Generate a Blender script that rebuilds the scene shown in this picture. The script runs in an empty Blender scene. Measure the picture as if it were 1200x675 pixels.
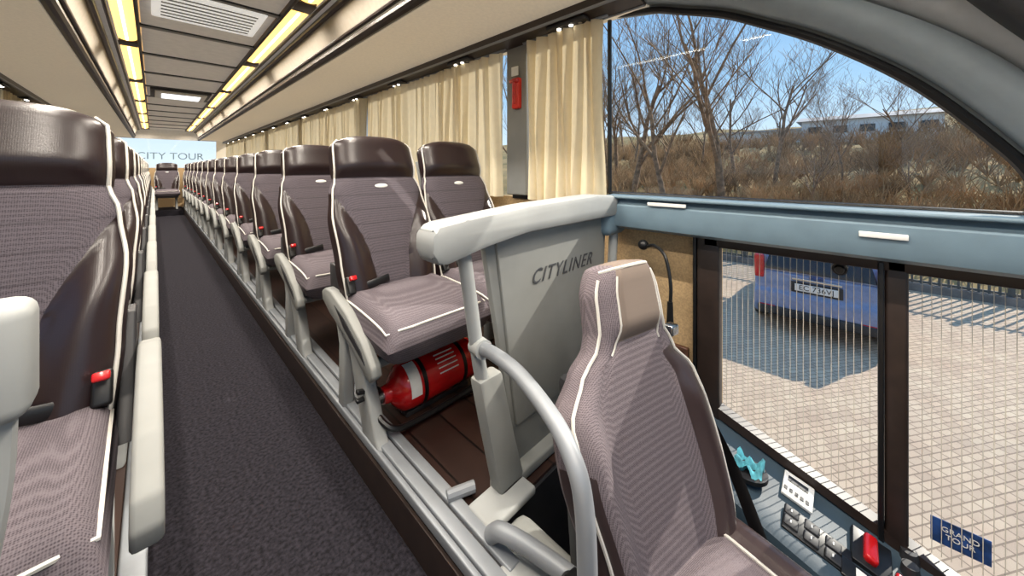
import bpy, bmesh, math, random
from mathutils import Vector, Matrix, Euler
random.seed(7)
scene=bpy.context.scene
# ---------------------------------------------------------------- materials
def lin(c):
    r=[]
    for v in c:
        v=v/255.0
        r.append(v/12.92 if v<=0.04045 else ((v+0.055)/1.055)**2.4)
    return (r[0],r[1],r[2],1)
def newmat(name):
    m=bpy.data.materials.new(name); m.use_nodes=True
    nt=m.node_tree; b=nt.nodes['Principled BSDF']
    return m,nt,b
def mat(name,col,rough=.5,metal=0,var=0,scale=20,bump=0,bscale=200,coat=0,spec=.5,col2=None,glow=0):
    m,nt,b=newmat(name)
    b.inputs['Base Color'].default_value=lin(col)
    b.inputs['Roughness'].default_value=rough
    b.inputs['Metallic'].default_value=metal
    b.inputs['Specular IOR Level'].default_value=spec
    b.inputs['Coat Weight'].default_value=coat
    if glow:
        b.inputs['Emission Color'].default_value=lin(col); b.inputs['Emission Strength'].default_value=glow
    tc=nt.nodes.new('ShaderNodeTexCoord')
    if var or col2:
        n=nt.nodes.new('ShaderNodeTexNoise'); n.inputs['Scale'].default_value=scale; n.inputs['Detail'].default_value=6
        nt.links.new(tc.outputs['Object'],n.inputs['Vector'])
        r=nt.nodes.new('ShaderNodeValToRGB')
        r.color_ramp.elements[0].position=.35; r.color_ramp.elements[1].position=.65
        c1=lin([max(0,x*(1-var)) for x in col]); c2=lin([min(255,x*(1+var)) for x in col]) if col2 is None else lin(col2)
        r.color_ramp.elements[0].color=c1; r.color_ramp.elements[1].color=c2
        nt.links.new(n.outputs['Fac'],r.inputs['Fac']); nt.links.new(r.outputs['Color'],b.inputs['Base Color'])
    if bump:
        n2=nt.nodes.new('ShaderNodeTexNoise'); n2.inputs['Scale'].default_value=bscale; n2.inputs['Detail'].default_value=3
        nt.links.new(tc.outputs['Object'],n2.inputs['Vector'])
        bp=nt.nodes.new('ShaderNodeBump'); bp.inputs['Strength'].default_value=bump; bp.inputs['Distance'].default_value=.002
        nt.links.new(n2.outputs['Fac'],bp.inputs['Height']); nt.links.new(bp.outputs['Normal'],b.inputs['Normal'])
    return m
def fabric(name,c1,c2,s=300,lines=True,leather=None,insert=None):
    m,nt,b=newmat(name); b.inputs['Roughness'].default_value=.9; b.inputs['Specular IOR Level'].default_value=.25
    L=nt.links.new
    tc=nt.nodes.new('ShaderNodeTexCoord')
    ch=nt.nodes.new('ShaderNodeTexVoronoi'); ch.inputs['Scale'].default_value=s; ch.inputs['Randomness'].default_value=.2
    L(tc.outputs['Object'],ch.inputs['Vector'])
    r=nt.nodes.new('ShaderNodeValToRGB'); r.color_ramp.elements[0].position=.2; r.color_ramp.elements[1].position=.62
    r.color_ramp.elements[0].color=lin(c2); r.color_ramp.elements[1].color=lin(c1)
    L(ch.outputs['Distance'],r.inputs['Fac'])
    out=r.outputs['Color']
    if lines:
        w=nt.nodes.new('ShaderNodeTexWave'); w.bands_direction='Z'; w.inputs['Scale'].default_value=5.2; w.inputs['Distortion'].default_value=.25; w.inputs['Detail'].default_value=1
        L(tc.outputs['Object'],w.inputs['Vector'])
        r2=nt.nodes.new('ShaderNodeValToRGB'); r2.color_ramp.elements[0].position=0; r2.color_ramp.elements[1].position=.03
        r2.color_ramp.elements[0].color=(.5,.5,.5,1); r2.color_ramp.elements[1].color=(1,1,1,1)
        L(w.outputs['Fac'],r2.inputs['Fac'])
        mx=nt.nodes.new('ShaderNodeMixRGB'); mx.blend_type='MULTIPLY'; mx.inputs['Fac'].default_value=.5
        L(out,mx.inputs[1]); L(r2.outputs['Color'],mx.inputs[2]); out=mx.outputs[0]
    def gate(attr):
        a=nt.nodes.new('ShaderNodeAttribute'); a.attribute_name=attr
        g=nt.nodes.new('ShaderNodeMath'); g.operation='GREATER_THAN'; g.inputs[1].default_value=0; L(a.outputs['Fac'],g.inputs[0]); return g.outputs[0]
    if leather:
        g=gate('mask'); mx=nt.nodes.new('ShaderNodeMixRGB'); L(g,mx.inputs[0]); L(out,mx.inputs[1]); mx.inputs[2].default_value=lin(leather); out=mx.outputs[0]
        ma=nt.nodes.new('ShaderNodeMath'); ma.operation='MULTIPLY_ADD'; L(g,ma.inputs[0]); ma.inputs[1].default_value=-.60; ma.inputs[2].default_value=.9; 
        rgh=ma.outputs[0]
        sp=nt.nodes.new('ShaderNodeMath'); sp.operation='MULTIPLY_ADD'; L(g,sp.inputs[0]); sp.inputs[1].default_value=.35; sp.inputs[2].default_value=.2; L(sp.outputs[0],b.inputs['Specular IOR Level'])
        L(rgh,b.inputs['Roughness'])
    if insert:
        g=gate('mask2'); mx=nt.nodes.new('ShaderNodeMixRGB'); L(g,mx.inputs[0]); L(out,mx.inputs[1]); mx.inputs[2].default_value=lin(insert); out=mx.outputs[0]
    L(out,b.inputs['Base Color'])
    bp=nt.nodes.new('ShaderNodeBump'); bp.inputs['Strength'].default_value=.12; bp.inputs['Distance'].default_value=.001
    L(ch.outputs['Distance'],bp.inputs['Height']); L(bp.outputs['Normal'],b.inputs['Normal'])
    return m
def emis(name,col,st):
    m,nt,b=newmat(name)
    b.inputs['Base Color'].default_value=lin(col); b.inputs['Emission Color'].default_value=lin(col); b.inputs['Emission Strength'].default_value=st
    return m
def glassm(name,tint=(.96,.97,.975),g=.015):
    m=bpy.data.materials.new(name); m.use_nodes=True; nt=m.node_tree; nt.nodes.clear()
    o=nt.nodes.new('ShaderNodeOutputMaterial'); t=nt.nodes.new('ShaderNodeBsdfTransparent'); t.inputs[0].default_value=(*tint,1)
    gl=nt.nodes.new('ShaderNodeBsdfGlossy'); gl.inputs['Roughness'].default_value=.02
    mx=nt.nodes.new('ShaderNodeMixShader'); mx.inputs[0].default_value=g
    nt.links.new(t.outputs[0],mx.inputs[1]); nt.links.new(gl.outputs[0],mx.inputs[2]); nt.links.new(mx.outputs[0],o.inputs[0])
    return m
def curtainm(name,col):
    m=bpy.data.materials.new(name); m.use_nodes=True; nt=m.node_tree; nt.nodes.clear()
    o=nt.nodes.new('ShaderNodeOutputMaterial'); d=nt.nodes.new('ShaderNodeBsdfDiffuse'); t=nt.nodes.new('ShaderNodeBsdfTranslucent')
    tc=nt.nodes.new('ShaderNodeTexCoord'); n=nt.nodes.new('ShaderNodeTexNoise'); n.inputs['Scale'].default_value=30
    nt.links.new(tc.outputs['Object'],n.inputs['Vector'])
    r=nt.nodes.new('ShaderNodeValToRGB'); r.color_ramp.elements[0].color=lin([x*.94 for x in col]); r.color_ramp.elements[1].color=lin(col)
    nt.links.new(n.outputs['Fac'],r.inputs['Fac'])
    mx=nt.nodes.new('ShaderNodeMixShader'); mx.inputs[0].default_value=.40
    nt.links.new(r.outputs[0],d.inputs[0]); nt.links.new(r.outputs[0],t.inputs[0])
    nt.links.new(d.outputs[0],mx.inputs[1]); nt.links.new(t.outputs[0],mx.inputs[2]); nt.links.new(mx.outputs[0],o.inputs[0])
    return m
def brickm(name,c1,c2,mortar,scale,bw,bh,ms,rough=.8,rot=0):
    m,nt,b=newmat(name); b.inputs['Roughness'].default_value=rough
    tc=nt.nodes.new('ShaderNodeTexCoord'); mp=nt.nodes.new('ShaderNodeMapping'); mp.inputs['Rotation'].default_value[2]=rot
    nt.links.new(tc.outputs['Object'],mp.inputs['Vector'])
    br=nt.nodes.new('ShaderNodeTexBrick'); br.inputs['Scale'].default_value=scale
    br.inputs['Brick Width'].default_value=bw; br.inputs['Row Height'].default_value=bh; br.inputs['Mortar Size'].default_value=ms
    br.inputs['Color1'].default_value=lin(c1); br.inputs['Color2'].default_value=lin(c2); br.inputs['Mortar'].default_value=lin(mortar)
    nt.links.new(mp.outputs[0],br.inputs['Vector'])
    n=nt.nodes.new('ShaderNodeTexNoise'); n.inputs['Scale'].default_value=3; n.inputs['Detail'].default_value=8
    nt.links.new(mp.outputs[0],n.inputs['Vector'])
    mx=nt.nodes.new('ShaderNodeMixRGB'); mx.blend_type='OVERLAY'; mx.inputs[0].default_value=.25
    nt.links.new(br.outputs['Color'],mx.inputs[1]); nt.links.new(n.outputs['Fac'],mx.inputs[2]); nt.links.new(mx.outputs[0],b.inputs['Base Color'])
    return m

LEA=(38,26,27)
M={}
M['fabric']=fabric('seat_back_cloth',(97,90,96),(60,54,59),300,True,leather=LEA)
M['fabric2']=fabric('seat_cushion_cloth',(108,100,105),(67,60,65),300,False,leather=LEA)
M['drv']=fabric('driver_seat_cloth',(124,114,118),(74,66,71),330,False,leather=(62,50,50),insert=(122,109,100))
M['leather']=mat('brown_leather',LEA,.32,var=.12,scale=8,bump=.2,bscale=300)
M['piping']=mat('piping',(206,202,194),.6,var=.02,scale=40)
M['thread']=mat('blind_thread',(205,196,180),.8,var=.02,scale=40)
M['plast']=mat('light_plastic',(154,156,155),.6,var=.03,scale=6,spec=.35)
M['plast2']=mat('warm_grey_plastic',(134,135,132),.6,var=.03,scale=6,spec=.35)
M['dplast']=mat('dark_plastic',(40,40,43),.5,var=.08,scale=12)
M['letter']=mat('lettering_grey',(70,72,76),.5,var=.02)
M['black']=mat('black_plastic',(16,16,18),.4,var=.1)
M['chrome']=mat('metal',(190,192,195),.25,metal=1,var=.03)
M['alu']=mat('aluminium_rail',(136,140,145),.45,metal=.2,var=.04,scale=9)
M['carpet']=mat('carpet',(35,33,38),.98,var=.3,scale=90,bump=.6,bscale=400,spec=.1)
M['ceil']=mat('ceiling_fabric_glow',(236,224,202),.9,var=.015,scale=60,spec=.1,glow=.12)  # emission added in place of bounce light on ceiling and rack undersides
M['rackf']=mat('rack_front',(150,142,130),.85,var=.02,scale=30,spec=.2)
M['ceilg']=mat('ceiling_grey_glow',(218,214,207),.7,var=.02,scale=20,glow=.08)  # slight emission brightens the grey panels, standing in for bounced light
M['vent']=mat('vent_white_glow',(236,236,232),.6,var=.02,scale=20,glow=.35)  # not a lamp: brightness of the white panel put in as emission
M['dbrown']=mat('dark_brown_trim',(44,34,30),.4,var=.1)
M['wallfab']=mat('wall_carpet_tan',(186,158,120),.95,var=.07,scale=150,spec=.1)
M['blue']=mat('bluegrey_dash',(106,127,140),.5,var=.03,scale=15,bump=.1,bscale=500)
M['dash']=mat('dash_slate',(52,68,80),.5,var=.05,scale=15,bump=.1,bscale=500)
M['cabtrim']=mat('cab_trim_grey',(142,152,158),.5,var=.02)
M['pillar']=mat('pillar_trim',(186,190,193),.5,var=.02)
M['red']=mat('red_paint',(190,16,20),.25,var=.04,coat=.6)
M['orange']=mat('hammer_red',(215,50,35),.4,var=.05)
M['white']=mat('white_label',(225,225,222),.5,var=.02)
M['teal']=mat('teal_tissue',(84,158,172),.85,var=.2,scale=40)
M['bluest']=mat('blue_sticker',(30,60,110),.5,var=.3,scale=30)
M['stripA']=emis('lamp_diffuser',(255,204,112),1.45)
M['stripB']=emis('lamp_tube',(255,232,170),5)
M['spot']=emis('reading_and_fill_lamp',(255,248,235),5)  # rack reading lights, also the added fill panel in the cab header
M['hatch']=emis('roof_hatch_daylight',(235,240,245),1.2)
M['glass']=glassm('window_glass')
M['curtain']=curtainm('curtain_cloth',(240,226,194))
M['wood']=brickm('wood_floor',(62,42,35),(45,31,27),(20,14,12),1,1.2,.13,.004,.35,math.radians(90))
M['woodtrim']=mat('wood_trim',(88,58,44),.4,var=.25,scale=15)
M['paver']=brickm('pavers',(216,190,162),(196,170,146),(150,128,108),1,.14,.07,.006,.85,math.radians(35))
M['asph']=mat('asphalt',(120,116,112),.9,var=.1,scale=5)
M['bark']=mat('bark',(138,112,88),.9,var=.2,scale=6)
M['twig']=mat('twigs',(166,132,94),.95,var=.25,scale=.6)
M['hill']=mat('hillside',(124,110,66),1,scale=.35,col2=(182,150,102),bump=0)
M['carp']=mat('car_paint_blue',(114,131,168),.25,metal=.1,var=.04,coat=.8)
M['carg']=mat('car_glass',(26,34,44),.08,var=.05)
M['tail']=mat('tail_light',(190,20,24),.2,var=.1,coat=.5)
M['fence']=mat('fence_metal',(78,82,80),.6,var=.05)
M['build']=mat('warehouse_wall',(225,226,226),.8,var=.05,scale=.3)
M['roof']=mat('warehouse_roof',(176,168,162),.8,var=.08,scale=.4)

# ---------------------------------------------------------------- mesh builder
class MB:
    def __init__(s): s.v=[];s.f=[];s.m=[];s.mats=[];s.a={};s.a2={}
    def mi(s,k):
        if k not in s.mats: s.mats.append(k)
        return s.mats.index(k)
    def add(s,vs,fs,k):
        o=len(s.v); s.v+= [tuple(v) for v in vs]
        for i,f in enumerate(fs):
            s.f.append([o+a for a in f]); s.m.append(s.mi(k[i] if isinstance(k,list) else k))
        return o
    def box(s,c,d,k,bev=0,rot=(0,0,0),seg=3):
        bm=bmesh.new(); bmesh.ops.create_cube(bm,size=1); bmesh.ops.scale(bm,vec=d,verts=bm.verts)
        if bev: bmesh.ops.bevel(bm,geom=bm.edges[:],offset=bev,segments=seg,profile=.5,affect='EDGES')
        Mx=Matrix.Translation(c)@Euler(rot).to_matrix().to_4x4(); bm.transform(Mx)
        bm.verts.ensure_lookup_table(); bm.verts.index_update()
        s.add([v.co[:] for v in bm.verts],[[v.index for v in f.verts] for f in bm.faces],k); bm.free()
    def tube(s,pts,r,k,n=8,cap=True,sx=1,up=None):
        pts=[Vector(p) for p in pts]; N=len(pts); R=r if isinstance(r,(list,tuple)) else [r]*N
        vs=[];fs=[];ref=None
        for i,p in enumerate(pts):
            t=(pts[min(i+1,N-1)]-pts[max(i-1,0)]).normalized()
            if ref is None:
                ref=Vector(up) if up else (Vector((0,0,1)) if abs(t.z)<.9 else Vector((1,0,0)))
            a=(ref-t*ref.dot(t)).normalized(); ref=a if not up else Vector(up); b=t.cross(a)
            for j in range(n):
                an=2*math.pi*j/n; vs.append(p+(a*math.cos(an)+b*math.sin(an)*sx)*R[i])
        for i in range(N-1):
            for j in range(n):
                fs.append([i*n+j,i*n+(j+1)%n,(i+1)*n+(j+1)%n,(i+1)*n+j])
        if cap: fs.append(list(range(n))[::-1]); fs.append([(N-1)*n+j for j in range(n)])
        s.add(vs,fs,k)
    def prism(s,poly,axis,a,b,k,bev=0):
        def P(p,t): return {'x':(t,p[0],p[1]),'y':(p[0],t,p[1]),'z':(p[0],p[1],t)}[axis]
        n=len(poly); vs=[P(p,a) for p in poly]+[P(p,b) for p in poly]
        fs=[list(range(n)),list(range(n,2*n))[::-1]]+[[i,(i+1)%n,n+(i+1)%n,n+i] for i in range(n)]
        if bev:
            bm=bmesh.new(); V=[bm.verts.new(v) for v in vs]
            for f in fs: bm.faces.new([V[i] for i in f])
            bmesh.ops.recalc_face_normals(bm,faces=bm.faces)
            bmesh.ops.bevel(bm,geom=[e for e in bm.edges],offset=bev,segments=2,profile=.5,affect='EDGES')
            bm.verts.index_update()
            s.add([v.co[:] for v in bm.verts],[[v.index for v in f.verts] for f in bm.faces],k); bm.free()
        else: s.add(vs,fs,k)
    def pillow(s,fn,nu,nv,kf,kb,m1=None,m2=None):
        W=nu+1; F=[];B=[];A1=[];A2=[]
        for j in range(nv+1):
            for i in range(nu+1):
                u=-math.cos(math.pi*i/nu)*.35+(-1+2*i/nu)*.65; v=j/nv
                a,b=fn(u,v); F.append(a);B.append(b)
                A1.append(m1(u,v) if m1 else -1); A2.append(m2(u,v) if m2 else -1)
        fs=[];ks=[]; o=len(F)
        for j in range(nv):
            for i in range(nu):
                a=j*W+i; fs.append([a,a+1,a+W+1,a+W]); ks.append(kf)
                fs.append([o+a,o+a+W,o+a+W+1,o+a+1]); ks.append(kb)
        def st(p,q): fs.append([p,q,o+q,o+p]); ks.append(kb)
        for i in range(nu): st(i,i+1); st(nv*W+i,nv*W+i+1)
        for j in range(nv): st(j*W,(j+1)*W); st(j*W+nu,(j+1)*W+nu)
        q=s.add(F+B,fs,ks)
        for i in range(o): s.a[q+i]=A1[i]; s.a2[q+i]=A2[i]
    def sphere(s,c,d,k,seg=16,rot=(0,0,0)):
        bm=bmesh.new(); bmesh.ops.create_uvsphere(bm,u_segments=seg,v_segments=seg//2,radius=.5)
        bm.transform(Matrix.Translation(c)@Euler(rot).to_matrix().to_4x4()@Matrix.Diagonal((*d,1)))
        bm.verts.index_update()
        s.add([v.co[:] for v in bm.verts],[[v.index for v in f.verts] for f in bm.faces],k); bm.free()
    def mesh(s,name,angle=35,recalc=True):
        me=bpy.data.meshes.new(name); me.from_pydata(s.v,[],s.f)
        for k in s.mats: me.materials.append(M[k])
        me.polygons.foreach_set('material_index',s.m)
        if s.a:
            for nm,d in (('mask',s.a),('mask2',s.a2)):
                at=me.attributes.new(nm,'FLOAT','POINT'); at.data.foreach_set('value',[d.get(i,-1.0) for i in range(len(s.v))])
        if recalc:
            bm=bmesh.new(); bm.from_mesh(me); bmesh.ops.recalc_face_normals(bm,faces=bm.faces); bm.to_mesh(me); bm.free()
        me.polygons.foreach_set('use_smooth',[True]*len(me.polygons))
        try: me.set_sharp_from_angle(angle=math.radians(angle))
        except Exception: pass
        me.update(); return me
    def obj(s,name,loc=(0,0,0),rot=(0,0,0),**kw):
        return link(name,s.mesh(name,**kw),loc,rot)
def link(name,me,loc=(0,0,0),rot=(0,0,0)):
    o=bpy.data.objects.new(name,me); o.location=loc; o.rotation_euler=rot; scene.collection.objects.link(o); return o
def cr(P,n=8):
    P=[Vector(p) for p in P]; Q=[P[0]*2-P[1]]+P+[P[-1]*2-P[-2]]; out=[]
    for i in range(1,len(Q)-2):
        a,b,c,d=Q[i-1:i+3]
        for k in range(n):
            t=k/n; out.append(.5*((2*b)+(c-a)*t+(2*a-5*b+4*c-d)*t*t+(3*b-a-3*c+d)*t**3))
    out.append(P[-1]); return out
def interp(T,v):
    for i in range(len(T)-1):
        if v<=T[i+1][0]:
            t=(v-T[i][0])/(T[i+1][0]-T[i][0]); t=max(0,min(1,t)); t=t*t*(3-2*t)
            return T[i][1]*(1-t)+T[i+1][1]*t
    return T[-1][1]
def sst(a,b,x):
    t=max(0,min(1,(x-a)/(b-a))); return t*t*(3-2*t)

# ---------------------------------------------------------------- dimensions
XR,XL=1.47,-.97; YB=12.5; YF=-1.7; PZ=.14; ZC=2.1; CX=.25
# ---------------------------------------------------------------- floor
b=MB(); b.box((.245,5.4,-.03),(.57,14.2,.06),'carpet'); b.obj('floor')
b=MB(); b.box((XR/2+.27,6.55,.045),(XR-.54,11.7,.19),'wood')
b.box((.527,6.5,.055),(.02,11.75,.11),'dbrown')
b.obj('floor_platform_right')
b=MB(); b.box((-.5,6.2,.045),(.94,12.6,.19),'wood'); b.box((-.025,6.2,.06),(.02,12.6,.12),'dbrown'); b.obj('floor_platform_left')
b=MB()
b.box((.558,6.45,PZ+.006),(.036,11.75,.020),'alu',.004)
b.box((.600,6.45,PZ+.008),(.034,11.75,.022),'alu',.004)
b.box((.530,6.45,PZ-.006),(.016,11.75,.03),'alu',.004)
b.box((.579,6.45,PZ+.003),(.01,11.75,.012),'dplast')
b.obj('trim_seat_rail_right')
b=MB(); b.box((-.035,6.2,PZ-.003),(.05,12.5,.03),'alu',.006); b.obj('trim_seat_rail_left')
b=MB(); b.box((1.0,-.5,-.30),(.94,2.4,.06),'dplast'); b.box((.53,-.5,-.15),(.02,2.4,.28),'dplast'); b.box((1.0,.70,-.08),(.92,.02,.42),'dplast'); b.obj('floor_cab')

# ---------------------------------------------------------------- right wall
b=MB()
b.box((XR+.02,6.65,.35),(.04,11.7,1.18),'wallfab')
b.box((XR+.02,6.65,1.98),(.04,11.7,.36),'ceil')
for y in [1.36,3.35,5.4,7.4,9.4,11.4]:
    b.box((XR+.02,y,1.37),(.05,.13,.88),'dplast')
b.obj('wall_right')
arc=[(.80,1.80),(.60,1.765),(.479,1.72),(.34,1.665),(.203,1.585),(.10,1.52),(0,1.444),(-.09,1.365),(-.162,1.287),(-.243,1.18),(-.30,1.09),(-.33,.985)]
b=MB()
b.prism([(.80,2.15)]+arc+[(-1.6,.985),(-1.6,2.15)],'x',XR,XR+.04,'cabtrim')
b.box((XR+.02,.578,.25),(.04,.444,1.46),'wallfab')
b.prism([(.35,.195),(-.109,.04),(-.2,.0),(-1.6,.0),(-1.6,-.6),(.8,-.6),(.8,.195)],'x',XR+.003,XR+.04,'dash')
b.box((XR+.02,-1.35,.5),(.04,.5,1.0),'cabtrim')
b.box((XR-.012,.60,.30),(.02,.28,.20),'woodtrim',.004)
b.obj('wall_cab_side')
A3=[(XR-.01,y,z) for y,z in arc]
b=MB()
b.tube(cr(A3,6),.014,'black',8)
b.tube([(XR-.01,.80,1.8),(XR-.01,.8,.99)],.010,'black',8)
b.tube([(XR-.01,.80,.99),(XR-.01,-.33,.99)],.008,'black',8)
b.obj('trim_window_gasket')
off=[]
for i,(y,z) in enumerate(arc):
    p=arc[max(0,i-1)];q=arc[min(len(arc)-1,i+1)]; dy,dz=q[0]-p[0],q[1]-p[1]; L=math.hypot(dy,dz)
    off.append((dz/L,-dy/L)); 
b=MB()
def offs(r): return [(XR-.02,arc[i][0]+(-abs(off[i][0]))*r,arc[i][1]+abs(off[i][1])*r) for i in range(len(arc))]
b.tube(cr(offs(.075),6),.055,'cabtrim',12)
b.tube(cr(offs(.20),6),[.075]*(6*(len(arc)-1)+1),'pillar',14)
b.obj('trim_pillar')
b=MB(); b.prism([(-.12,1.62),(-.30,1.36),(-.9,1.0),(-.9,1.8),(-.12,1.8)],'x',1.30,1.40,'dplast',.015); b.obj('sun_visor')
b=MB()
b.prism([(1.46,.85),(1.37,.852),(1.345,.865),(1.335,.9),(1.338,.95),(1.36,.975),(1.46,.99)],'y',.78,-1.6,'blue')
b.box((1.375,.76,.90),(.16,.10,.16),'blue',.03)
b.box((1.35,-.4,.985),(.05,2.3,.012),'blue',.005)
b.obj('dash_ledge')
b=MB(); b.box((1.334,.50,.965),(.006,.14,.014),'white',.002); b.obj('label_plate')
b=MB(); b.box((1.333,-.055,.925),(.008,.09,.015),'white',.002); b.obj('label_plate')
b=MB()
b.box((XR-.02,.385,.50),(.05,.075,.74),'dbrown',.008)
b.box((XR-.03,.43,.5),(.03,.012,.72),'black',.003)
b.box((XR-.02,-.085,.43),(.05,.045,.84),'dbrown',.008)
b.box((XR-.035,-.055,.43),(.03,.012,.82),'black',.003)
b.box((XR-.02,-.6,.835),(.05,2.0,.04),'dbrown',.005)
b.prism([(.35,.20),(-.109,.045),(-.2,.01),(-1.1,.01),(-1.1,.04),(-.2,.04),(-.109,.075),(.35,.235)],'x',XR-.045,XR,'dbrown')
b.obj('window_frame_cab')
b=MB(); b.box((XR+.02,-.4,.42),(.004,1.5,.86),'glass'); b.obj('window_1')
b=MB(); b.prism([(.80,.99)]+arc,'x',XR+.016,XR+.02,'glass'); b.obj('window_2')
b=MB(); b.box((XR+.03,6.6,1.37),(.004,11.6,.88),'glass'); b.obj('window_3')
b=MB(); y=.335
while y>-1.05:
    if not(-.12<y<-.05):
        zb=.06+ max(0,(y+.109)/.46*.155) 
        b.box((XR+.004,y,(zb+.83)/2),(.0012,.0015,.83-zb),'thread')
    y-=.0235/1.4
b.obj('window_blind')
b=MB(); b.tube([(XR-.04,.03,.80),(XR+.005,.03,.80)],.018,'black',16); b.tube([(XR-.05,.03,.80),(XR-.04,.03,.80)],[.01,.014],'black',12); b.obj('blind_knob')
def text(name,s,size,loc,rot,k,ext=.002,parent=None,al='CENTER'):
    cu=bpy.data.curves.new(name,'FONT'); cu.body=s; cu.size=size; cu.extrude=ext; cu.align_x=al; cu.align_y='CENTER'
    cu.materials.append(M[k]); o=bpy.data.objects.new(name,cu); o.location=loc; o.rotation_euler=rot; scene.collection.objects.link(o)
    if parent: o.parent=parent
    return o
b=MB(); b.box((XR+.010,-.20,.125),(.002,.10,.065),'bluest'); stk=b.obj('window_sticker')
text('lettering','GRAND\nTOUR',.018,(XR+.007,-.20,.127),(math.pi/2,0,-math.pi/2),'white',.0005,stk)

b=MB()
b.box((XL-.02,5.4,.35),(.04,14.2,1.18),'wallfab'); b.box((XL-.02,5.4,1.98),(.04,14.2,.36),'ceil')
for y in [-1.6,-.2,1.0,3.0,5.0,7.0,9.0,11.0,12.4]: b.box((XL-.02,y,1.37),(.05,.12,.88),'dplast')
b.obj('wall_left')
b=MB(); b.box((XL-.03,5.4,1.37),(.004,14.0,.88),'glass'); b.obj('window_4')
b=MB()
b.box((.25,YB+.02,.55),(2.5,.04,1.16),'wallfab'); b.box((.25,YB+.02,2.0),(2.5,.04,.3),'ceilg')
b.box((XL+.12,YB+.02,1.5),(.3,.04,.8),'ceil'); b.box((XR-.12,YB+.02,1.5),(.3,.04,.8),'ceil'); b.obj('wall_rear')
b=MB(); b.box((.25,YB+.03,1.5),(2.0,.004,.8),'glass'); rw=b.obj('window_5')
text('lettering','CITY TOUR',.24,(.32,YB-.0,1.42),(math.pi/2,0,0),'blue',.002,rw)
b=MB(); b.box((.25,YF-.02,.0),(2.5,.04,1.3),'dplast'); b.box((.25,YF-.02,2.08),(2.5,.04,.16),'dplast')
b.box((.25,YF+.12,.55),(2.4,.26,.2),'dash',.04); b.obj('wall_front')
b=MB(); b.box((.25,YF-.02,1.33),(2.5,.004,1.36),'glass'); b.obj('window_6')

# ---------------------------------------------------------------- ceiling
b=MB()
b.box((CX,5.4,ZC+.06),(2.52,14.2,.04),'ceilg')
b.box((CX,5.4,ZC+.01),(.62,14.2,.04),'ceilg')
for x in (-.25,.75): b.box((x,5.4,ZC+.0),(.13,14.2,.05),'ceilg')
y=.15
while y<12.4:
    b.box((CX,y,ZC-.012),(.66,.010,.014),'dplast',.003)
    b.box((CX,y+.03,ZC-.014),(.64,.035,.016),'plast',.004)
    y+=.83
b.obj('ceiling')
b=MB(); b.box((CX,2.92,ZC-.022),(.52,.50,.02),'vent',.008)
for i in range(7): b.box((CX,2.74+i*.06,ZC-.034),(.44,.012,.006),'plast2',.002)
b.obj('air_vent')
for sx in (-.14,.64):
    b=MB()
    b.box((sx-.064,5.5,ZC-.012),(.018,13.8,.045),'dbrown',.005); b.box((sx+.064,5.5,ZC-.012),(.018,13.8,.045),'dbrown',.005)
    y=-.85
    while y<12:
        L=1.5
        P=[(sx+.052*math.cos(a),ZC+.005-.024*math.sin(a)) for a in [math.pi*i/10 for i in range(11)]]
        b.prism(P,'y',y,y+L,'stripA')
        b.box((sx,y+L/2,ZC-.0215),(.014,L-.06,.006),'stripB')
        b.box((sx,y+L+.08,ZC-.008),(.11,.15,.035),'dbrown',.006)
        y+=1.66
    b.obj('ceiling_lamp')
b=MB()
b.box((CX,6.3,ZC-.03),(.56,.66,.03),'dplast',.01); b.box((CX,6.3,ZC-.05),(.48,.56,.03),'white',.01); b.box((CX,6.3,ZC-.068),(.36,.36,.01),'hatch',.003)
b.obj('roof_hatch')
def rack(name,sgn,y0,y1):
    b=MB()
    def X(x): return CX+sgn*x
    top=[(.50,2.085),(.52,2.04),(.55,1.97),(.57,1.90),(.585,1.862),(.61,1.848)]
    und=[(.61,1.848),(.70,1.862),(.85,1.872),(1.0,1.862),(1.08,1.835)]
    def sheet(P,k,th=.012):
        poly=[(X(p[0]),p[1]) for p in P]+[(X(p[0]),p[1]+th) for p in reversed(P)]
        b.prism(poly,'y',y0,y1,k)
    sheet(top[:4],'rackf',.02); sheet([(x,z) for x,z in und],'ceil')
    b.tube([(X(.585),y0,1.868),(X(.585),y1,1.868)],.028,'dbrown',10)
    b.tube([(X(.505),y0,2.06),(X(.505),y1,2.06)],.02,'dbrown',8)
    b.tube([(X(.555),y0,1.905),(X(.555),y1,1.905)],.012,'dbrown',8)
    b.prism([(X(1.07),1.80),(X(1.18),1.78),(X(1.2),1.80),(X(1.2),1.86),(X(1.07),1.85)],'y',y0,y1,'dbrown')
    b.tube([(X(1.075),y0,1.80),(X(1.075),y1,1.80)],.008,'alu',6)
    b.tube([(X(1.175),y0,1.782),(X(1.175),y1,1.782)],.007,'alu',6)
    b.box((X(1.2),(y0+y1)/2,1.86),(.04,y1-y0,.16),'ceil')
    y=y0+.35
    while y<y1:
        b.box((X(1.125),y,1.785),(.07,.22,.018),'dplast',.006)
        for q in (-.07,-.02,.05): b.tube([(X(1.12),y+q,1.778),(X(1.12),y+q,1.772)],.010,'spot' if q>-.06 else 'chrome',12)
        y+=.83
    return b.obj(name)
rack('luggage_rack',1,.62,12.4); rack('luggage_rack',-1,-1.2,12.4)
b=MB(); b.box((1.12,-.5,1.93),(.72,2.2,.1),'cabtrim',.03); b.box((1.0,-.1,1.875),(.3,.12,.02),'spot',.005); b.obj('ceiling_cab_header')  # glowing panel under the header is an added, unseen fill light

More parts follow.
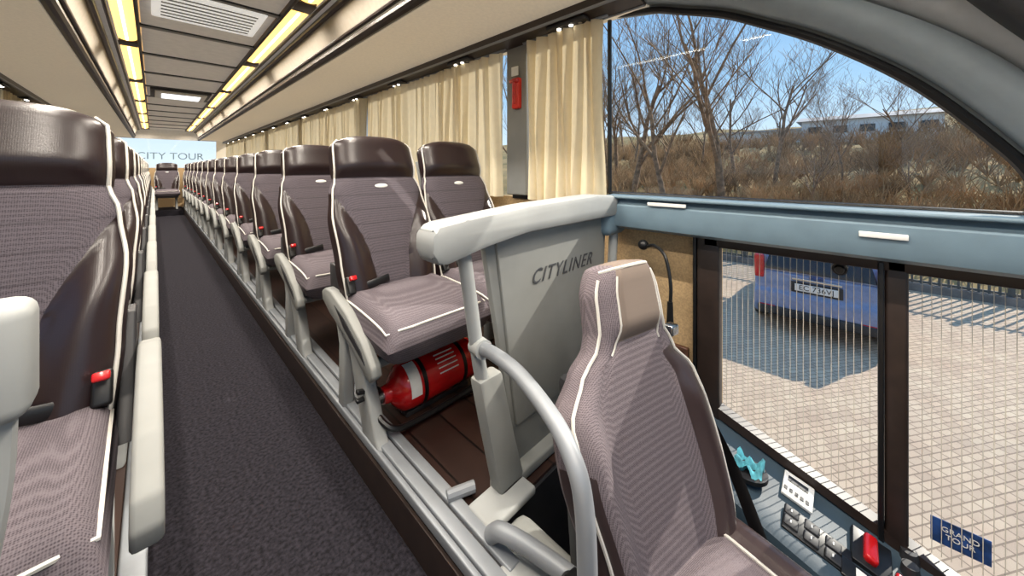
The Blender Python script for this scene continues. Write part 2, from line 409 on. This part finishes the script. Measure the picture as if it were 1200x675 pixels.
# ---------------------------------------------------------------- curtains
def curtain(name,x,y0,y1,z0,z1,amp=.027,wl=.085,seed=0):
    vs=[];fs=[]; N=max(8,int((y1-y0)/.007)); R=7; ph=0; px=[]
    for i in range(N+1):
        y=y0+(y1-y0)*i/N; ph+= (y1-y0)/N*2*math.pi/(wl*(1+.35*math.sin(y*5.1+seed))); px.append((y,ph))
    for r in range(R+1):
        t=r/R; z=z1+(z0-z1)*t
        for (y,p) in px:
            a=amp*(.7+.3*math.sin(y*7+seed)+.25*t); vs.append((x+a*math.sin(p)+.009*math.sin(p*2.3+t*2),y+.010*math.sin(t*3+p*.3)+.014*math.cos(p),z))
    for r in range(R):
        for i in range(N): q=r*(N+1)+i; fs.append([q,q+1,q+N+2,q+N+1])
    b=MB(); b.add(vs,fs,'curtain')
    b.tube([(x,y0-.02,z1+.008),(x,y1+.02,z1+.008)],.008,'alu',8)
    o=b.obj(name,recalc=False,angle=180); return o
k=0
for (a,c) in [(.80,1.265),(1.44,3.27),(3.31,5.3),(5.34,7.3),(7.36,9.3),(9.36,12.2)]:
    curtain('window_curtain',1.405,a,c,.94,1.775,amp=.034 if k==0 else .029,wl=.075 if k==0 else .09,seed=k); k+=1
for (a,c) in [(1.0,2.9),(3.1,4.9),(5.1,8.9),(9.1,12.2)]:
    curtain('window_curtain',-.910,a,c,.94,1.775,seed=k); k+=1
b=MB(); b.box((1.435,1.355,1.38),(.03,.15,.85),'plast2',.006); b.obj('trim_pillar_cover')
b=MB(); b.box((1.41,1.34,1.52),(.03,.055,.17),'orange',.008); b.tube([(1.395,1.345,1.46),(1.39,1.34,1.58)],.01,'red',8); b.box((1.39,1.34,1.585),(.02,.06,.02),'red',.004)
b.box((1.395,1.34,1.64),(.004,.05,.05),'white'); b.obj('emergency_hammer')

# ---------------------------------------------------------------- passenger seats
SV=.735
HW=[(0,.208),(.25,.220),(.48,.230),(.64,.216),(SV,.196),(.78,.198),(.92,.194),(1,.155)]
nrm=Vector((0,-.94,.33)).normalized()
def bb(v): return .34+.68*min(1,(v/.66))**2.6
def backpt(cx,u,v):
    hw=interp(HW,v); z=.40+.70*v; y=.015+.225*v**1.15
    if v>.9: z=.40+.70*.9+.70*.1*math.sin((v-.9)/.1*math.pi/2)*(1-.25*abs(u)**3)
    e=math.sqrt(max(0,1-abs(u)**5)); ev=math.sqrt(max(0,1-max(0,(v-.90)/.10)**3)) if v>.9 else 1
    f=.045*e*ev
    f+=.030*sst(bb(v)-.05,bb(v)+.34,abs(u))*(1-sst(.36,.64,v))*math.sqrt(max(0,1-abs(u)**8))
    f+=.026*sst(SV,SV+.075,v)*e*ev*(1-.25*u*u)
    f-=.020*math.exp(-((v-SV)/.014)**2)*e
    f-=.008*math.exp(-((abs(u)-bb(v))/.035)**2)*(v<.62)
    c=Vector((cx+u*hw,y,z))
    return c+nrm*f, c-nrm*.045*e*ev
def bmask(u,v): return max((v-SV)*3, (abs(u)-bb(v)) if v<.66 else -.05)
def cushpt(cx,u,v):
    y=.06-.46*v; e=(max(0,1-abs(u)**6)*max(0,1-abs(2*v-1)**7))**.5
    z=.40-.02*v; hw=.212+.008*v
    f=.075*e+.018*sst(.6,.9,abs(u))*e+.012*math.sin(v*math.pi)*e
    c=Vector((cx+u*hw,y,z)); return c+Vector((0,0,f)),c-Vector((0,0,.085*e))
def seat(centers,aisle,name):
    b=MB()
    for cx in centers:
        b.pillow(lambda u,v:backpt(cx,u,v),30,52,'fabric','leather',bmask)
        for s in (-1,1):
            b.tube([backpt(cx,s*.945,v/30)[0]+nrm*.002+Vector((s*.003,0,0)) for v in range(1,30)],.0042,'piping',6)
        b.pillow(lambda u,v:cushpt(cx,u,v),24,22,'fabric2','fabric2')
        P=[cushpt(cx,-.95,v/12)[0] for v in range(2,12)]+[cushpt(cx,-.95+1.9*i/10,.955)[0] for i in range(1,10)]+[cushpt(cx,.95,v/12)[0] for v in range(11,1,-1)]
        b.tube(P,.0042,'piping',6)
        p=backpt(cx,0,.67)[0]; b.sphere(p,(.062,.006,.020),'white',16,(-.33,0,0))
        bx=cx+aisle*.19
        b.box((bx,-.02,.50),(.03,.03,.07),'black',.006,(-.5,0,0)); b.box((bx,-.045,.535),(.026,.02,.018),'red',.004,(-.5,0,0))
        b.tube([(bx,.0,.47),(bx-aisle*.08,-.04,.495),(bx-aisle*.16,-.02,.50)],.016,'black',8,sx=.25)
        b.box((cx,.0,.325),(.38,.36,.03),'dplast',.01)
    x0=min(centers)-.20; x1=max(centers)+.20
    b.tube([(x0,-.05,.29),(x1,-.05,.29)],.022,'plast2',10); b.tube([(x0,-.26,.29),(x1,-.26,.29)],.018,'plast2',10)
    ax=x0+.02 if aisle<0 else x1-.02
    wx=x1-.04 if aisle<0 else x0+.04
    for xx,w in ((ax,.045),(wx,.04)):
        b.prism([(.04,.35),(-.22,.35),(-.22,.30),(-.14,.26),(-.27,.03),(-.30,.0),(-.16,.0),(-.15,.03),(-.03,.27),(.04,.30)],'x',xx-w/2,xx+w/2,'plast',.008)
        b.prism([(.13,.40),(.07,.40),(.0,.28),(.02,.0),(.075,.0),(.07,.25)],'x',xx-w/2,xx+w/2,'plast',.008)
    if aisle<0:
        axx=ax-.044
        b.prism([(.15,.455),(.11,.475),(.05,.475),(-.10,.435),(-.25,.37),(-.325,.315),(-.335,.285),(-.31,.262),(-.27,.268),(-.10,.345),(.06,.385),(.14,.42)],'x',axx-.018,axx+.018,'plast2',.007)
        b.prism([(-.0,.435),(-.10,.41),(-.25,.345),(-.28,.31),(-.10,.375)],'x',axx-.0205,axx-.016,'dplast',.001)
        b.prism([(.17,.56),(.10,.56),(.04,.45),(-.02,.38),(.10,.36),(.16,.45)],'x',axx+.02,axx+.05,'dplast',.005)
    else:
        axx=ax+.078
        b.prism([(.13,.53),(.05,.55),(-.06,.54),(-.25,.49),(-.345,.44),(-.365,.40),(-.35,.36),(-.30,.355),(-.10,.40),(.06,.43),(.13,.46)],'x',axx-.02,axx+.02,'plast2',.008)
        b.prism([(.16,.62),(.09,.62),(.02,.45),(-.05,.38),(.10,.38),(.14,.45)],'x',axx-.05,axx-.022,'dplast',.005)
    for cx in centers: b.prism([(.075,.44),(.10,.44),(.285,1.0),(.26,1.0)],'x',cx-.17,cx+.17,'plast2',.005)
    return b.mesh(name,angle=50)
C2=[-.22,.22]
sR=seat(C2,-1,'double_seat_right'); sL=seat(C2,1,'double_seat_left'); s1=seat([0],-1,'single_seat')
for i in range(12): link('passenger_seat',sR,(.95,1.435+.83*i,PZ))
for i in range(12): link('passenger_seat',sL,(-.485,1.147+.83*i,PZ))
link('passenger_seat',sR,(.95,11.75,PZ)); link('passenger_seat',sL,(-.51,11.55,PZ)); link('passenger_seat',s1,(.23,11.9,.14))
b=MB(); b.box((.24,12.0,.06),(.53,1.0,.14),'carpet'); b.obj('floor_rear_step')

# ---------------------------------------------------------------- fire extinguisher
b=MB(); ez=PZ+.105; ey=1.27
xs=[(.60,.03),(.625,.035),(.645,.06),(.665,.082),(.69,.088),(.98,.088),(1.005,.082),(1.02,.06),(1.025,.01)]
b.tube([(x,ey,ez) for x,r in xs],[r for x,r in xs],'red',28)
b.tube([(.56,ey,ez),(.60,ey,ez)],.024,'chrome',14)
b.box((.565,ey,ez+.02),(.03,.02,.09),'black',.005); b.box((.545,ey-.01,ez+.05),(.09,.022,.014),'black',.004,(0,.3,0)); b.box((.545,ey-.01,ez+.03),(.09,.02,.012),'black',.004)
b.tube(cr([(.57,ey-.02,ez-.01),(.56,ey-.08,ez-.03),(.60,ey-.12,ez-.06),(.72,ey-.115,ez-.075),(.88,ey-.11,ez-.078)],6),.011,'black',8)
b.tube([(.88,ey-.11,ez-.078),(.97,ey-.11,ez-.078)],[.012,.02],'black',10)
for x in (.74,.93): b.tube([(x-.008,ey,ez),(x+.008,ey,ez)],.0905,'black',28)
vs=[];fs=[]
for i in range(11):
    a=math.radians(95+i*9); vs+=[(.665+.01,ey+.0895*math.cos(a),ez+.0895*math.sin(a)),(.72,ey+.0895*math.cos(a),ez+.0895*math.sin(a))]
for i in range(10): fs.append([2*i,2*i+1,2*i+3,2*i+2])
b.add(vs,fs,'white')
for i in range(5):
    a=math.radians(110+i*12); b.box((.85,ey+.089*math.cos(a),ez+.089*math.sin(a)),(.09,.004,.004),'white',0,(a-math.pi/2,0,0))
b.box((.83,ey+.02,PZ+.01),(.30,.12,.02),'dplast',.004)
b.obj('fire_extinguisher')

# ---------------------------------------------------------------- partition behind driver
b=MB(); py=.75
b.prism([(.455,.90),(.47,.87),(.50,.862),(.62,.885),(.80,.905),(1.36,.905),(1.415,.915),(1.425,.95),(1.40,.985),(1.20,1.0),(.80,.99),(.56,.972),(.475,.965),(.455,.94)],'y',py-.050,py+.040,'plast',.018)
b.prism([(.66,.90),(.74,.95),(1.30,.95),(1.36,.90),(1.34,.60),(1.26,.16),(.80,.16),(.72,.60)],'y',py+.01,py+.035,'plast2',.008)
b.prism([(.70,.90),(1.33,.90),(1.25,.30),(.79,.30)],'y',py-.002,py+.012,'plast2',.005)
b.tube(cr([(.575,py-.005,.90),(.60,py-.005,.75),(.645,py-.005,.50),(.735,py-.01,.15)],5),.019,'plast',12)
b.prism([(.615,.52),(.70,.52),(.755,.30),(.80,.145),(.70,.145),(.655,.34)],'y',py-.03,py+.02,'plast2',.01)
b.tube(cr([(1.40,py-.005,.90),(1.37,py-.005,.6),(1.30,py-.01,.15)],5),.019,'plast',12)
b.box((.96,py+.0,PZ+.02),(.52,.06,.035),'plast2',.008)
b.box((.70,.72,PZ+.012),(.18,.10,.025),'plast',.008)
b.tube([(.585,.83,.165),(.66,.80,.165)],.016,'alu',10)
part=b.obj('driver_partition')
t=text('lettering','CITYLINER',.068,(1.035,py-.004,.745),(math.pi/2,0,0),'letter',.0008,part)
t.data.shear=.4; t.data.space_character=1.15
b=MB()
b.tube(cr([(.625,.735,.61),(.61,.66,.625),(.585,.55,.63),(.55,.43,.612),(.53,.37,.585),(.518,.335,.535),(.512,.322,.42),(.51,.32,.2),(.51,.32,.0)],7),.0175,'alu',16)
b.tube([(.51,.32,.0),(.51,.32,.012)],.03,'alu',16)
b.tube(cr([(.60,.66,.17),(.60,.62,.205),(.625,.53,.205),(.65,.40,.19),(.66,.37,.10),(.66,.37,-.27)],6),.02,'alu',14)
b.tube([(.63,.755,.61),(.62,.71,.614)],.026,'plast',14)
b.obj('handrail')
b=MB(); b.box((.645,.57,-.06),(.17,.20,.42),'plast2',.03); b.box((.61,.53,.13),(.11,.16,.05),'plast',.02); b.obj('cab_step_housing')

# left partition near camera
b=MB(); q=.60
b.box((-.504,q,.912),(.84,.06,.115),'plast',.016,seg=4)
b.prism([(-.22,.90),(-.86,.90),(-.82,.16),(-.30,.16)],'y',q,q+.025,'plast2',.006)
b.tube(cr([(-.107,q,.87),(-.112,q,.77),(-.135,q,.62),(-.19,q,.4),(-.25,q,.145)],5),.013,'plast',10)
b.tube([(-.90,q,.87),(-.84,q,.145)],.018,'plast',10)
b.obj('front_seat_partition')

# ---------------------------------------------------------------- driver seat (local, faces -y)
DH=[(0,.215),(.2,.232),(.42,.240),(.60,.232),(.70,.175),(.755,.135),(.80,.124),(.90,.120),(1,.088)]
n2=Vector((0,-.95,.3)).normalized()
def dpt(u,v):
    hw=interp(DH,v); z=.09+.76*v; y=.0+.15*v**1.1
    if v>.93: z=.09+.76*.93+.76*.07*math.sin((v-.93)/.07*math.pi/2)*(1-.2*abs(u)**3)
    e=math.sqrt(max(0,1-abs(u)**5)); ev=math.sqrt(max(0,1-max(0,(v-.93)/.07)**3)) if v>.93 else 1
    f=.05*e*ev+.05*sst(.45,.85,abs(u))*(1-sst(.50,.72,v))*math.sqrt(max(0,1-abs(u)**8))
    f+=.025*sst(.75,.82,v)*e*ev*(1-sst(.55,.8,abs(u))*.5) - .008*math.exp(-((abs(u)-.60)/.035)**2)*e
    f-=.006*math.exp(-((v-.765)/.01)**2)*e*(abs(u)<.6)
    c=Vector((u*hw-.05*sst(.15,.60,v)+.025*sst(.66,.78,v),y,z)); return c+n2*f,c-n2*.05*e*ev
def dmask(u,v): return max(u-.60 if v<.70 else -.05, (-u-.86) if v<.5 else -.05)
def dmask2(u,v): return min(v-.765,(.62-abs(u))*.5)
b=MB(); b.pillow(dpt,36,60,'drv','drv',dmask,dmask2)
for s in (-1,1):
    b.tube([dpt(s*.93,v/40)[0]+n2*.003+Vector((s*.003,0,0)) for v in range(1,39)],.0042,'piping',6)
b.tube([dpt(-.93+1.86*i/12,.97)[0] for i in range(13)],.0042,'piping',6)
for s in (-1,1): b.tube([dpt(s*.6,v/60)[0]+n2*.003 for v in range(44,58)],.003,'piping',6)
def dc(u,v):
    y=.05-.54*v; e=(max(0,1-abs(u)**6)*max(0,1-abs(2*v-1)**7))**.5; z=.115
    f=.075*e+.035*sst(.55,.85,abs(u))*e
    c=Vector((u*.25,y,z)); return c+Vector((0,0,f)),c-Vector((0,0,.07*e))
b.pillow(dc,26,24,'drv','drv',lambda u,v:abs(u)-.6)
for s in (-1,1): b.tube([dc(s*.6,v/14)[0]+Vector((0,0,.003)) for v in range(1,14)],.0042,'piping',6)
b.prism([(.06,.02),(.06,.22),(.12,.58),(.19,.58),(.15,.20),(.13,.02)],'x',-.19,.16,'dplast',.02)
b.box((0,-.2,.02),(.40,.46,.08),'dplast',.02); b.box((0,-.2,-.12),(.34,.38,.26),'dplast',.04); b.box((0,-.2,-.255),(.46,.52,.03),'black',.008)
b.box((-.265,-.03,.15),(.035,.24,.14),'dplast',.015,(.25,0,0))
b.tube([(-.25,.03,.23),(-.29,.03,.23)],.035,'black',16)
b.box((.16,.13,.60),(.05,.05,.07),'black',.012); b.box((.165,.10,.64),(.035,.03,.03),'chrome',.006)
b.tube(cr([(.16,.10,.59),(.195,.08,.50),(.245,.03,.38),(.275,-.02,.26),(.27,-.10,.10)],6),.02,'black',8,sx=.12,up=(0,1,0))
b.obj('driver_seat',(.856,.315,0),(0,0,math.radians(-13)))

# microphone
b=MB(); b.tube(cr([(1.34,.60,.81),(1.33,.575,.80),(1.30,.53,.815),(1.27,.48,.79),(1.255,.455,.70),(1.25,.455,.62)],8),.006,'black',8)
b.tube([(1.25,.455,.64),(1.25,.455,.56)],[.009,.012],'black',10); b.sphere((1.33,.585,.805),(.04,.04,.04),'black'); b.obj('gooseneck_microphone')

# ---------------------------------------------------------------- side console
b=MB()
top=[(1.468,.42,.235),(1.468,.36,.20),(1.468,-.109,.045),(1.468,-.5,-.02)]
inn=[(1.20,.42,.16),(1.19,.33,.14),(1.17,-.1,.02),(1.15,-.5,-.04)]
top=cr(top,4);inn=cr(inn,4); vs=[];n=len(top)
for a,c in zip(top,inn):
    for t,dz in ((0,.012),(.12,.004),(.3,0),(.7,0),(.9,.006),(.97,.0),(1,-.03)):
        p=a.lerp(c,t); vs.append((p.x,p.y,p.z+dz))
    vs.append((c.x+.01,c.y,-.28))
fs=[]
for i in range(n-1):
    for j in range(7): q=i*8+j; fs.append([q,q+1,q+9,q+8])
fs.append([0]+list(range(1,8))); b.add(vs,fs,'dash')
def CP(s,t,h=0):
    A=Vector((1.468,.36,.20)).lerp(Vector((1.468,-.109,.045)),s); B=Vector((1.19,.33,.14)).lerp(Vector((1.17,-.1,.02)),s)
    p=A.lerp(B,t); return Vector((p.x,p.y,p.z+h))
ry=math.atan2(.05,.28)*-1; rx=math.atan2(.14,.45)
rot=(rx,ry,0)
def cbox(s,t,h,d,k,bev=.003): b.box(CP(s,t,h),d,k,bev,rot)
c=CP(.24,.55,.006); b.tube([c,c+Vector((0,0,.012))],.05,'black',24); b.tube([c+Vector((0,0,.012)),c+Vector((0,0,.014))],[.05,.035],'dplast',24)
cbox(.50,.32,.006,(.085,.075,.010),'white',.002)
for i in range(5): b.box(CP(.44+.028*i,.40,.0125),(.012,.008,.002),'dplast',0,rot)
b.box(CP(.50,.26,.0125),(.02,.05,.002),'dplast',0,rot)
cbox(.60,.68,.003,(.075,.15,.008),'black')
for i in range(3):
    for j in range(2):
        cbox(.50+.10*i-.02,.62+.12*j,.008,(.028,.034,.008),'dplast'); cbox(.50+.10*i-.02,.62+.12*j,.0125,(.008,.003,.002),'white',0)
cbox(.84,.42,.006,(.10,.08,.016),'black'); cbox(.84,.42,.022,(.075,.028,.025),'red',.008); 
cbox(.97,.52,.012,(.05,.03,.02),'red',.005); cbox(.97,.52,.024,(.02,.012,.003),'white',0)
cbox(.80,.72,.004,(.05,.08,.008),'black'); cbox(.80,.72,.009,(.03,.02,.002),'white',0)
for tt in (.15,.3): 
    c=CP(1.0,tt,.0); b.tube([c,c+Vector((0,0,.03))],[.02,.016],'dplast',16)
c=CP(-.02,.75,.01); b.sphere(c,(.06,.10,.03),'woodtrim',16,rot)
b.obj('side_console')
b=MB(); rr=random.Random(3); vs=[];fs=[]; N=12; c=CP(.24,.55,.030)
for i in range(N+1):
    for j in range(N+1):
        a=(i/N-.5);e=(j/N-.5); vs.append((c.x+a*.07+rr.uniform(-.002,.002),c.y+e*.075,c.z+.012*math.sin(a*11+e*6)+.010*math.cos(e*15)+rr.uniform(0,.003)))
for i in range(N):
    for j in range(N): q=i*(N+1)+j; fs.append([q,q+1,q+N+2,q+N+1])
b.add(vs,fs,'teal'); b.obj('paper_tissue',recalc=False,angle=60)

# ---------------------------------------------------------------- OUTSIDE
GZ=-1.6
b=MB(); b.box((0,0,GZ-.35),(500,500,.1),'asph'); b.obj('ground')
b=MB(); b.box((2,5,GZ-.1),(22,60,.2),'paver'); b.obj('paved_yard')
def hz(x,y):
    t=max(0,(x-13)/47); t=min(t,1.6)
    h=GZ+6.6*t**.9 if t>0 else GZ
    if x>60: h+= 5*sst(60,110,x)*(.3+.9*sst(10,-25,y))
    h+=.4*math.sin(x*.31+y*.23)*min(1,t*4)+.3*math.sin(y*.5+x*.11)*min(1,t*4)
    return h
vs=[];fs=[];NX=70;NY=90
for i in range(NX+1):
    for j in range(NY+1):
        x=13.05+ (i/NX)**1.5*150; y=-90+200*j/NY; vs.append((x,y,hz(x,y)-.05))
for i in range(NX):
    for j in range(NY): q=i*(NY+1)+j; fs.append([q,q+1,q+NY+2,q+NY+1])
b=MB(); b.add(vs,fs,'hill'); b.obj('hillside',recalc=False,angle=180)
rr=random.Random(11); vs=[];fs=[]
def stick(p,q,r0,r1):
    d=(q-p).normalized(); s_=d.cross(Vector((.9,.1,.2))).normalized(); s2=d.cross(s_)
    o=len(vs); vs.extend([p+s_*r0,p-s_*.5*r0+s2*.8*r0,p-s_*.5*r0-s2*.8*r0,q+s_*r1,q-s_*.5*r1+s2*.8*r1,q-s_*.5*r1-s2*.8*r1])
    fs.extend([[o,o+1,o+4,o+3],[o+1,o+2,o+5,o+4],[o+2,o,o+3,o+5]])
for i in range(1000):
    x=14+ (rr.random()**1.2)*38; y=rr.uniform(-.32*x,.68*x); z=hz(x,y)-.1; H=rr.uniform(.5,1.3)*(1+x/60)
    c=Vector((x,y,z)); 
    for k in range(11):
        d=Vector((rr.uniform(-1,1),rr.uniform(-1,1),rr.uniform(.7,2))).normalized(); q=c+d*H*rr.uniform(.6,1.1); stick(c,q,.018*(1+x/50),.006*(1+x/40))
        for m in range(3):
            p=c.lerp(q,rr.uniform(.3,.8)); d2=(d+Vector((rr.uniform(-1,1),rr.uniform(-1,1),rr.uniform(-.2,1)))).normalized(); stick(p,p+d2*H*.4,.01*(1+x/50),.004*(1+x/40))
b=MB(); b.add(vs,fs,'twig'); b.obj('brush_thicket',recalc=False,angle=180)
def tree(name,H,seed,r0=.16,sp=.5):
    rr=random.Random(seed); b=MB()
    def br(p,d,L,r,dep):
        pts=[p]; rs=[r]; n=4 if dep<3 else 3
        for i in range(n):
            d=(d+Vector((rr.uniform(-.16,.16),rr.uniform(-.16,.16),rr.uniform(-.03,.12)))).normalized(); p=p+d*L/n; pts.append(p); rs.append(max(.005,r*(1-.55*(i+1)/n)))
        b.tube(pts,rs,'bark',6 if dep<2 else 3,cap=False)
        if dep>=4: return
        k={0:7,1:5,2:4,3:4}[dep]
        for i in range(k):
            t=.35+.65*(i+rr.random()*.6)/k if dep==0 else rr.uniform(.25,1); t=min(t,1)
            idx=min(n-1,int(t*n)); q=pts[idx].lerp(pts[idx+1],t*n-idx)
            ax=Vector((rr.uniform(-1,1),rr.uniform(-1,1),rr.uniform(-.1,.5))).normalized()
            nd=(d*(1-sp)+ax*(sp+.15)+Vector((0,0,.25))).normalized()
            br(q,nd,L*rr.uniform(.45,.68),max(.006,rs[idx]*.55),dep+1)
    br(Vector((0,0,-.3)),Vector((0,0,1)),H*.62,r0,0)
    return b.mesh(name,angle=180,recalc=False)
T=[tree('tree_a',11,1,.17,.45),tree('tree_b',10,5,.13,.5),tree('tree_c',7,9,.08,.55)]
pl=[(16,3.65,0,1.05,.3),(15.5,5.8,1,1.05,1.2),(16.5,7.9,0,.95,2.2),(18,9.8,1,1,.4),(22,2.9,1,.9,3.3),(24,.4,2,.8,2),(28,-2.0,2,.8,3),(20,-1.5,2,.5,1),(18,1.2,2,.6,5),
    (30,14,1,1,5),(23,12,0,.9,.9),(40,20,1,1,.2),(17,-8,0,1,1),(15,14,1,1,2),(26,5.5,1,.9,2),(30,8.5,2,1.2,1),
    (44,16,2,.9,1),(46,12,1,.6,4),(48,19,2,1,2),(50,23,1,.7,3),(45,8,2,.7,5),(52,27,2,1,1),(36,-6,2,.6,2),(40,-9,2,.7,4)]
for x,y,i,s_,r in pl:
    o=link('bare_tree',T[i],(x,y,hz(x,y)-.1),(0,0,r)); o.scale=(s_,s_,s_)
b=MB()
wz=hz(58,0)-.3
b.box((60,-1,wz+1.3),(10,11,2.6),'build',.05); b.prism([(54.5,wz+2.6),(60,wz+3.6),(65.5,wz+2.6)],'y',-7,5,'roof')
b.box((60,9,wz+.9),(9,9,1.6),'build',.05); b.box((60,9,wz+1.8),(9.6,9.4,.25),'roof')
for j in range(5): b.box((54.97,-5.5+j*2.2,wz+1.5),(.08,1.2,.8),'carg')
b.obj('warehouse')
b=MB(); y=-9
FX=11.9
while y<9:
    b.box((FX,y,GZ+.85),(.022,.035,1.6),'fence'); y+=.13
for z in (.2,1.5): b.box((FX,0,GZ+z),(.04,18,.05),'fence')
for j in range(9): b.box((FX+.03,-9+j*2.25,GZ+.9),(.08,.08,1.8),'fence')
b.box((FX,0,GZ+.08),(.25,18,.16),'asph')
b.obj('metal_fence')
b=MB()
def slab(P,hwf,k,bev):
    bm=bmesh.new(); n=len(P)
    V=[bm.verts.new((x,hwf(x,z),z)) for x,z in P]+[bm.verts.new((x,-hwf(x,z),z)) for x,z in P]
    bm.faces.new(V[:n]); bm.faces.new(V[n:][::-1])
    for i in range(n): bm.faces.new([V[i],V[(i+1)%n],V[n+(i+1)%n],V[n+i]])
    bmesh.ops.recalc_face_normals(bm,faces=bm.faces)
    bmesh.ops.bevel(bm,geom=bm.edges[:],offset=bev,segments=3,profile=.5,affect='EDGES'); bm.verts.index_update()
    b.add([v.co[:] for v in bm.verts],[[v.index for v in f.verts] for f in bm.faces],k); bm.free()
slab([(.02,.28),(-.04,.42),(-.03,.62),(.03,.72),(.04,1.0),(2.9,1.0),(3.5,.95),(4.15,.80),(4.33,.6),(4.33,.32),(4.2,.22),(.2,.22)],lambda x,z:.87-.12*sst(3.4,4.35,x)-.06*sst(.4,0,x),'carp',.05)
slab([(.05,.98),(.22,1.42),(.42,1.54),(1.2,1.60),(2.1,1.52),(3.05,.98)],lambda x,z:.83-(z-.98)*.30,'carp',.04)
slab([(.03,1.02),(.19,1.40),(.24,1.40),(.1,1.02)],lambda x,z:.68-(z-.98)*.25,'carg',.01)
for s_ in (-1,1):
    for (x0,x1,x2,x3) in [(.35,1.15,1.15,.5),(1.22,2.0,2.0,1.22),(2.07,2.75,2.2,2.07)]:
        def pp(x,z): return (x,s_*(.838-(z-.98)*.30),z)
        o=[pp(x0,1.04),pp(x1,1.04),pp(x2,1.42),pp(x3,1.42)]
        b.add([Vector(p)+Vector((0,s_*.004,0)) for p in o],[[0,1,2,3]],'carg')
    b.box((.05,s_*.74,1.05),(.10,.14,.40),'tail',.03,(0,-.12,0))
    b.box((-.025,s_*.62,.40),(.06,.22,.07),'tail',.015)
    b.box((2.35,s_*.95,1.05),(.12,.16,.12),'carp',.03)
    for wx in (.75,3.45):
        b.tube([(wx,s_*.70,.32),(wx,s_*.885,.32)],.315,'black',28); b.tube([(wx,s_*.87,.32),(wx,s_*.892,.32)],[.2,.19],'chrome',20)
b.box((-.03,0,.36),(.08,1.5,.14),'dplast',.03); b.box((.02,0,.92),(.03,.6,.04),'chrome',.008)
b.sphere((.02,0,.97),(.03,.18,.08),'bluest'); b.box((-.0,0,.80),(.02,.62,.17),'dplast',.01); b.box((-.014,0,.80),(.012,.52,.11),'white',.004)
car=b.obj('car',(7.25,.42,GZ))
t=text('plate_lettering','EC 736VJ',.11,(-.022,0,.80),(math.pi/2,0,-math.pi/2),'black',.001,car)

# ---------------------------------------------------------------- light
w=bpy.data.worlds.new('World'); scene.world=w; w.use_nodes=True; nt=w.node_tree; bg=nt.nodes['Background']
tc=nt.nodes.new('ShaderNodeTexCoord'); sp=nt.nodes.new('ShaderNodeSeparateXYZ'); rp=nt.nodes.new('ShaderNodeValToRGB')
nt.links.new(tc.outputs['Generated'],sp.inputs[0]); nt.links.new(sp.outputs['Z'],rp.inputs['Fac']); nt.links.new(rp.outputs[0],bg.inputs[0])
rp.color_ramp.elements[0].position=0; rp.color_ramp.elements[0].color=lin((210,224,232))
rp.color_ramp.elements[1].position=.5; rp.color_ramp.elements[1].color=lin((112,158,206))
e=rp.color_ramp.elements.new(.20); e.color=lin((152,190,222))
bg.inputs[1].default_value=.95
sd=bpy.data.lights.new('sun','SUN'); sd.energy=3.4; sd.angle=math.radians(.6); sd.color=(1,.92,.80)
so=bpy.data.objects.new('sun',sd); scene.collection.objects.link(so)
so.rotation_euler=Vector((-.76,.34,-.60)).to_track_quat('-Z','Y').to_euler()
for sx in (-.14,.64):
    for i in range(8):
        y=-.1+1.66*i
        ld=bpy.data.lights.new('lamp_glow','AREA'); ld.shape='RECTANGLE'; ld.size=.03; ld.size_y=1.4; ld.energy=14; ld.color=(1,.93,.83); ld.spread=math.radians(150)
        lo=bpy.data.objects.new('ceiling_lamp_light',ld); lo.location=(sx,y,ZC-.03); scene.collection.objects.link(lo)
cd=bpy.data.cameras.new('camera'); cd.sensor_width=36; cd.lens=12.3; cd.shift_y=-.11625; cd.clip_start=.02; cd.clip_end=600
co=bpy.data.objects.new('camera',cd); co.location=(0,0,1.10); co.rotation_euler=(math.pi/2,0,-math.atan2(420,410)); scene.collection.objects.link(co)
scene.camera=co
scene.view_settings.view_transform='Standard'
scene.view_settings.exposure=0.65
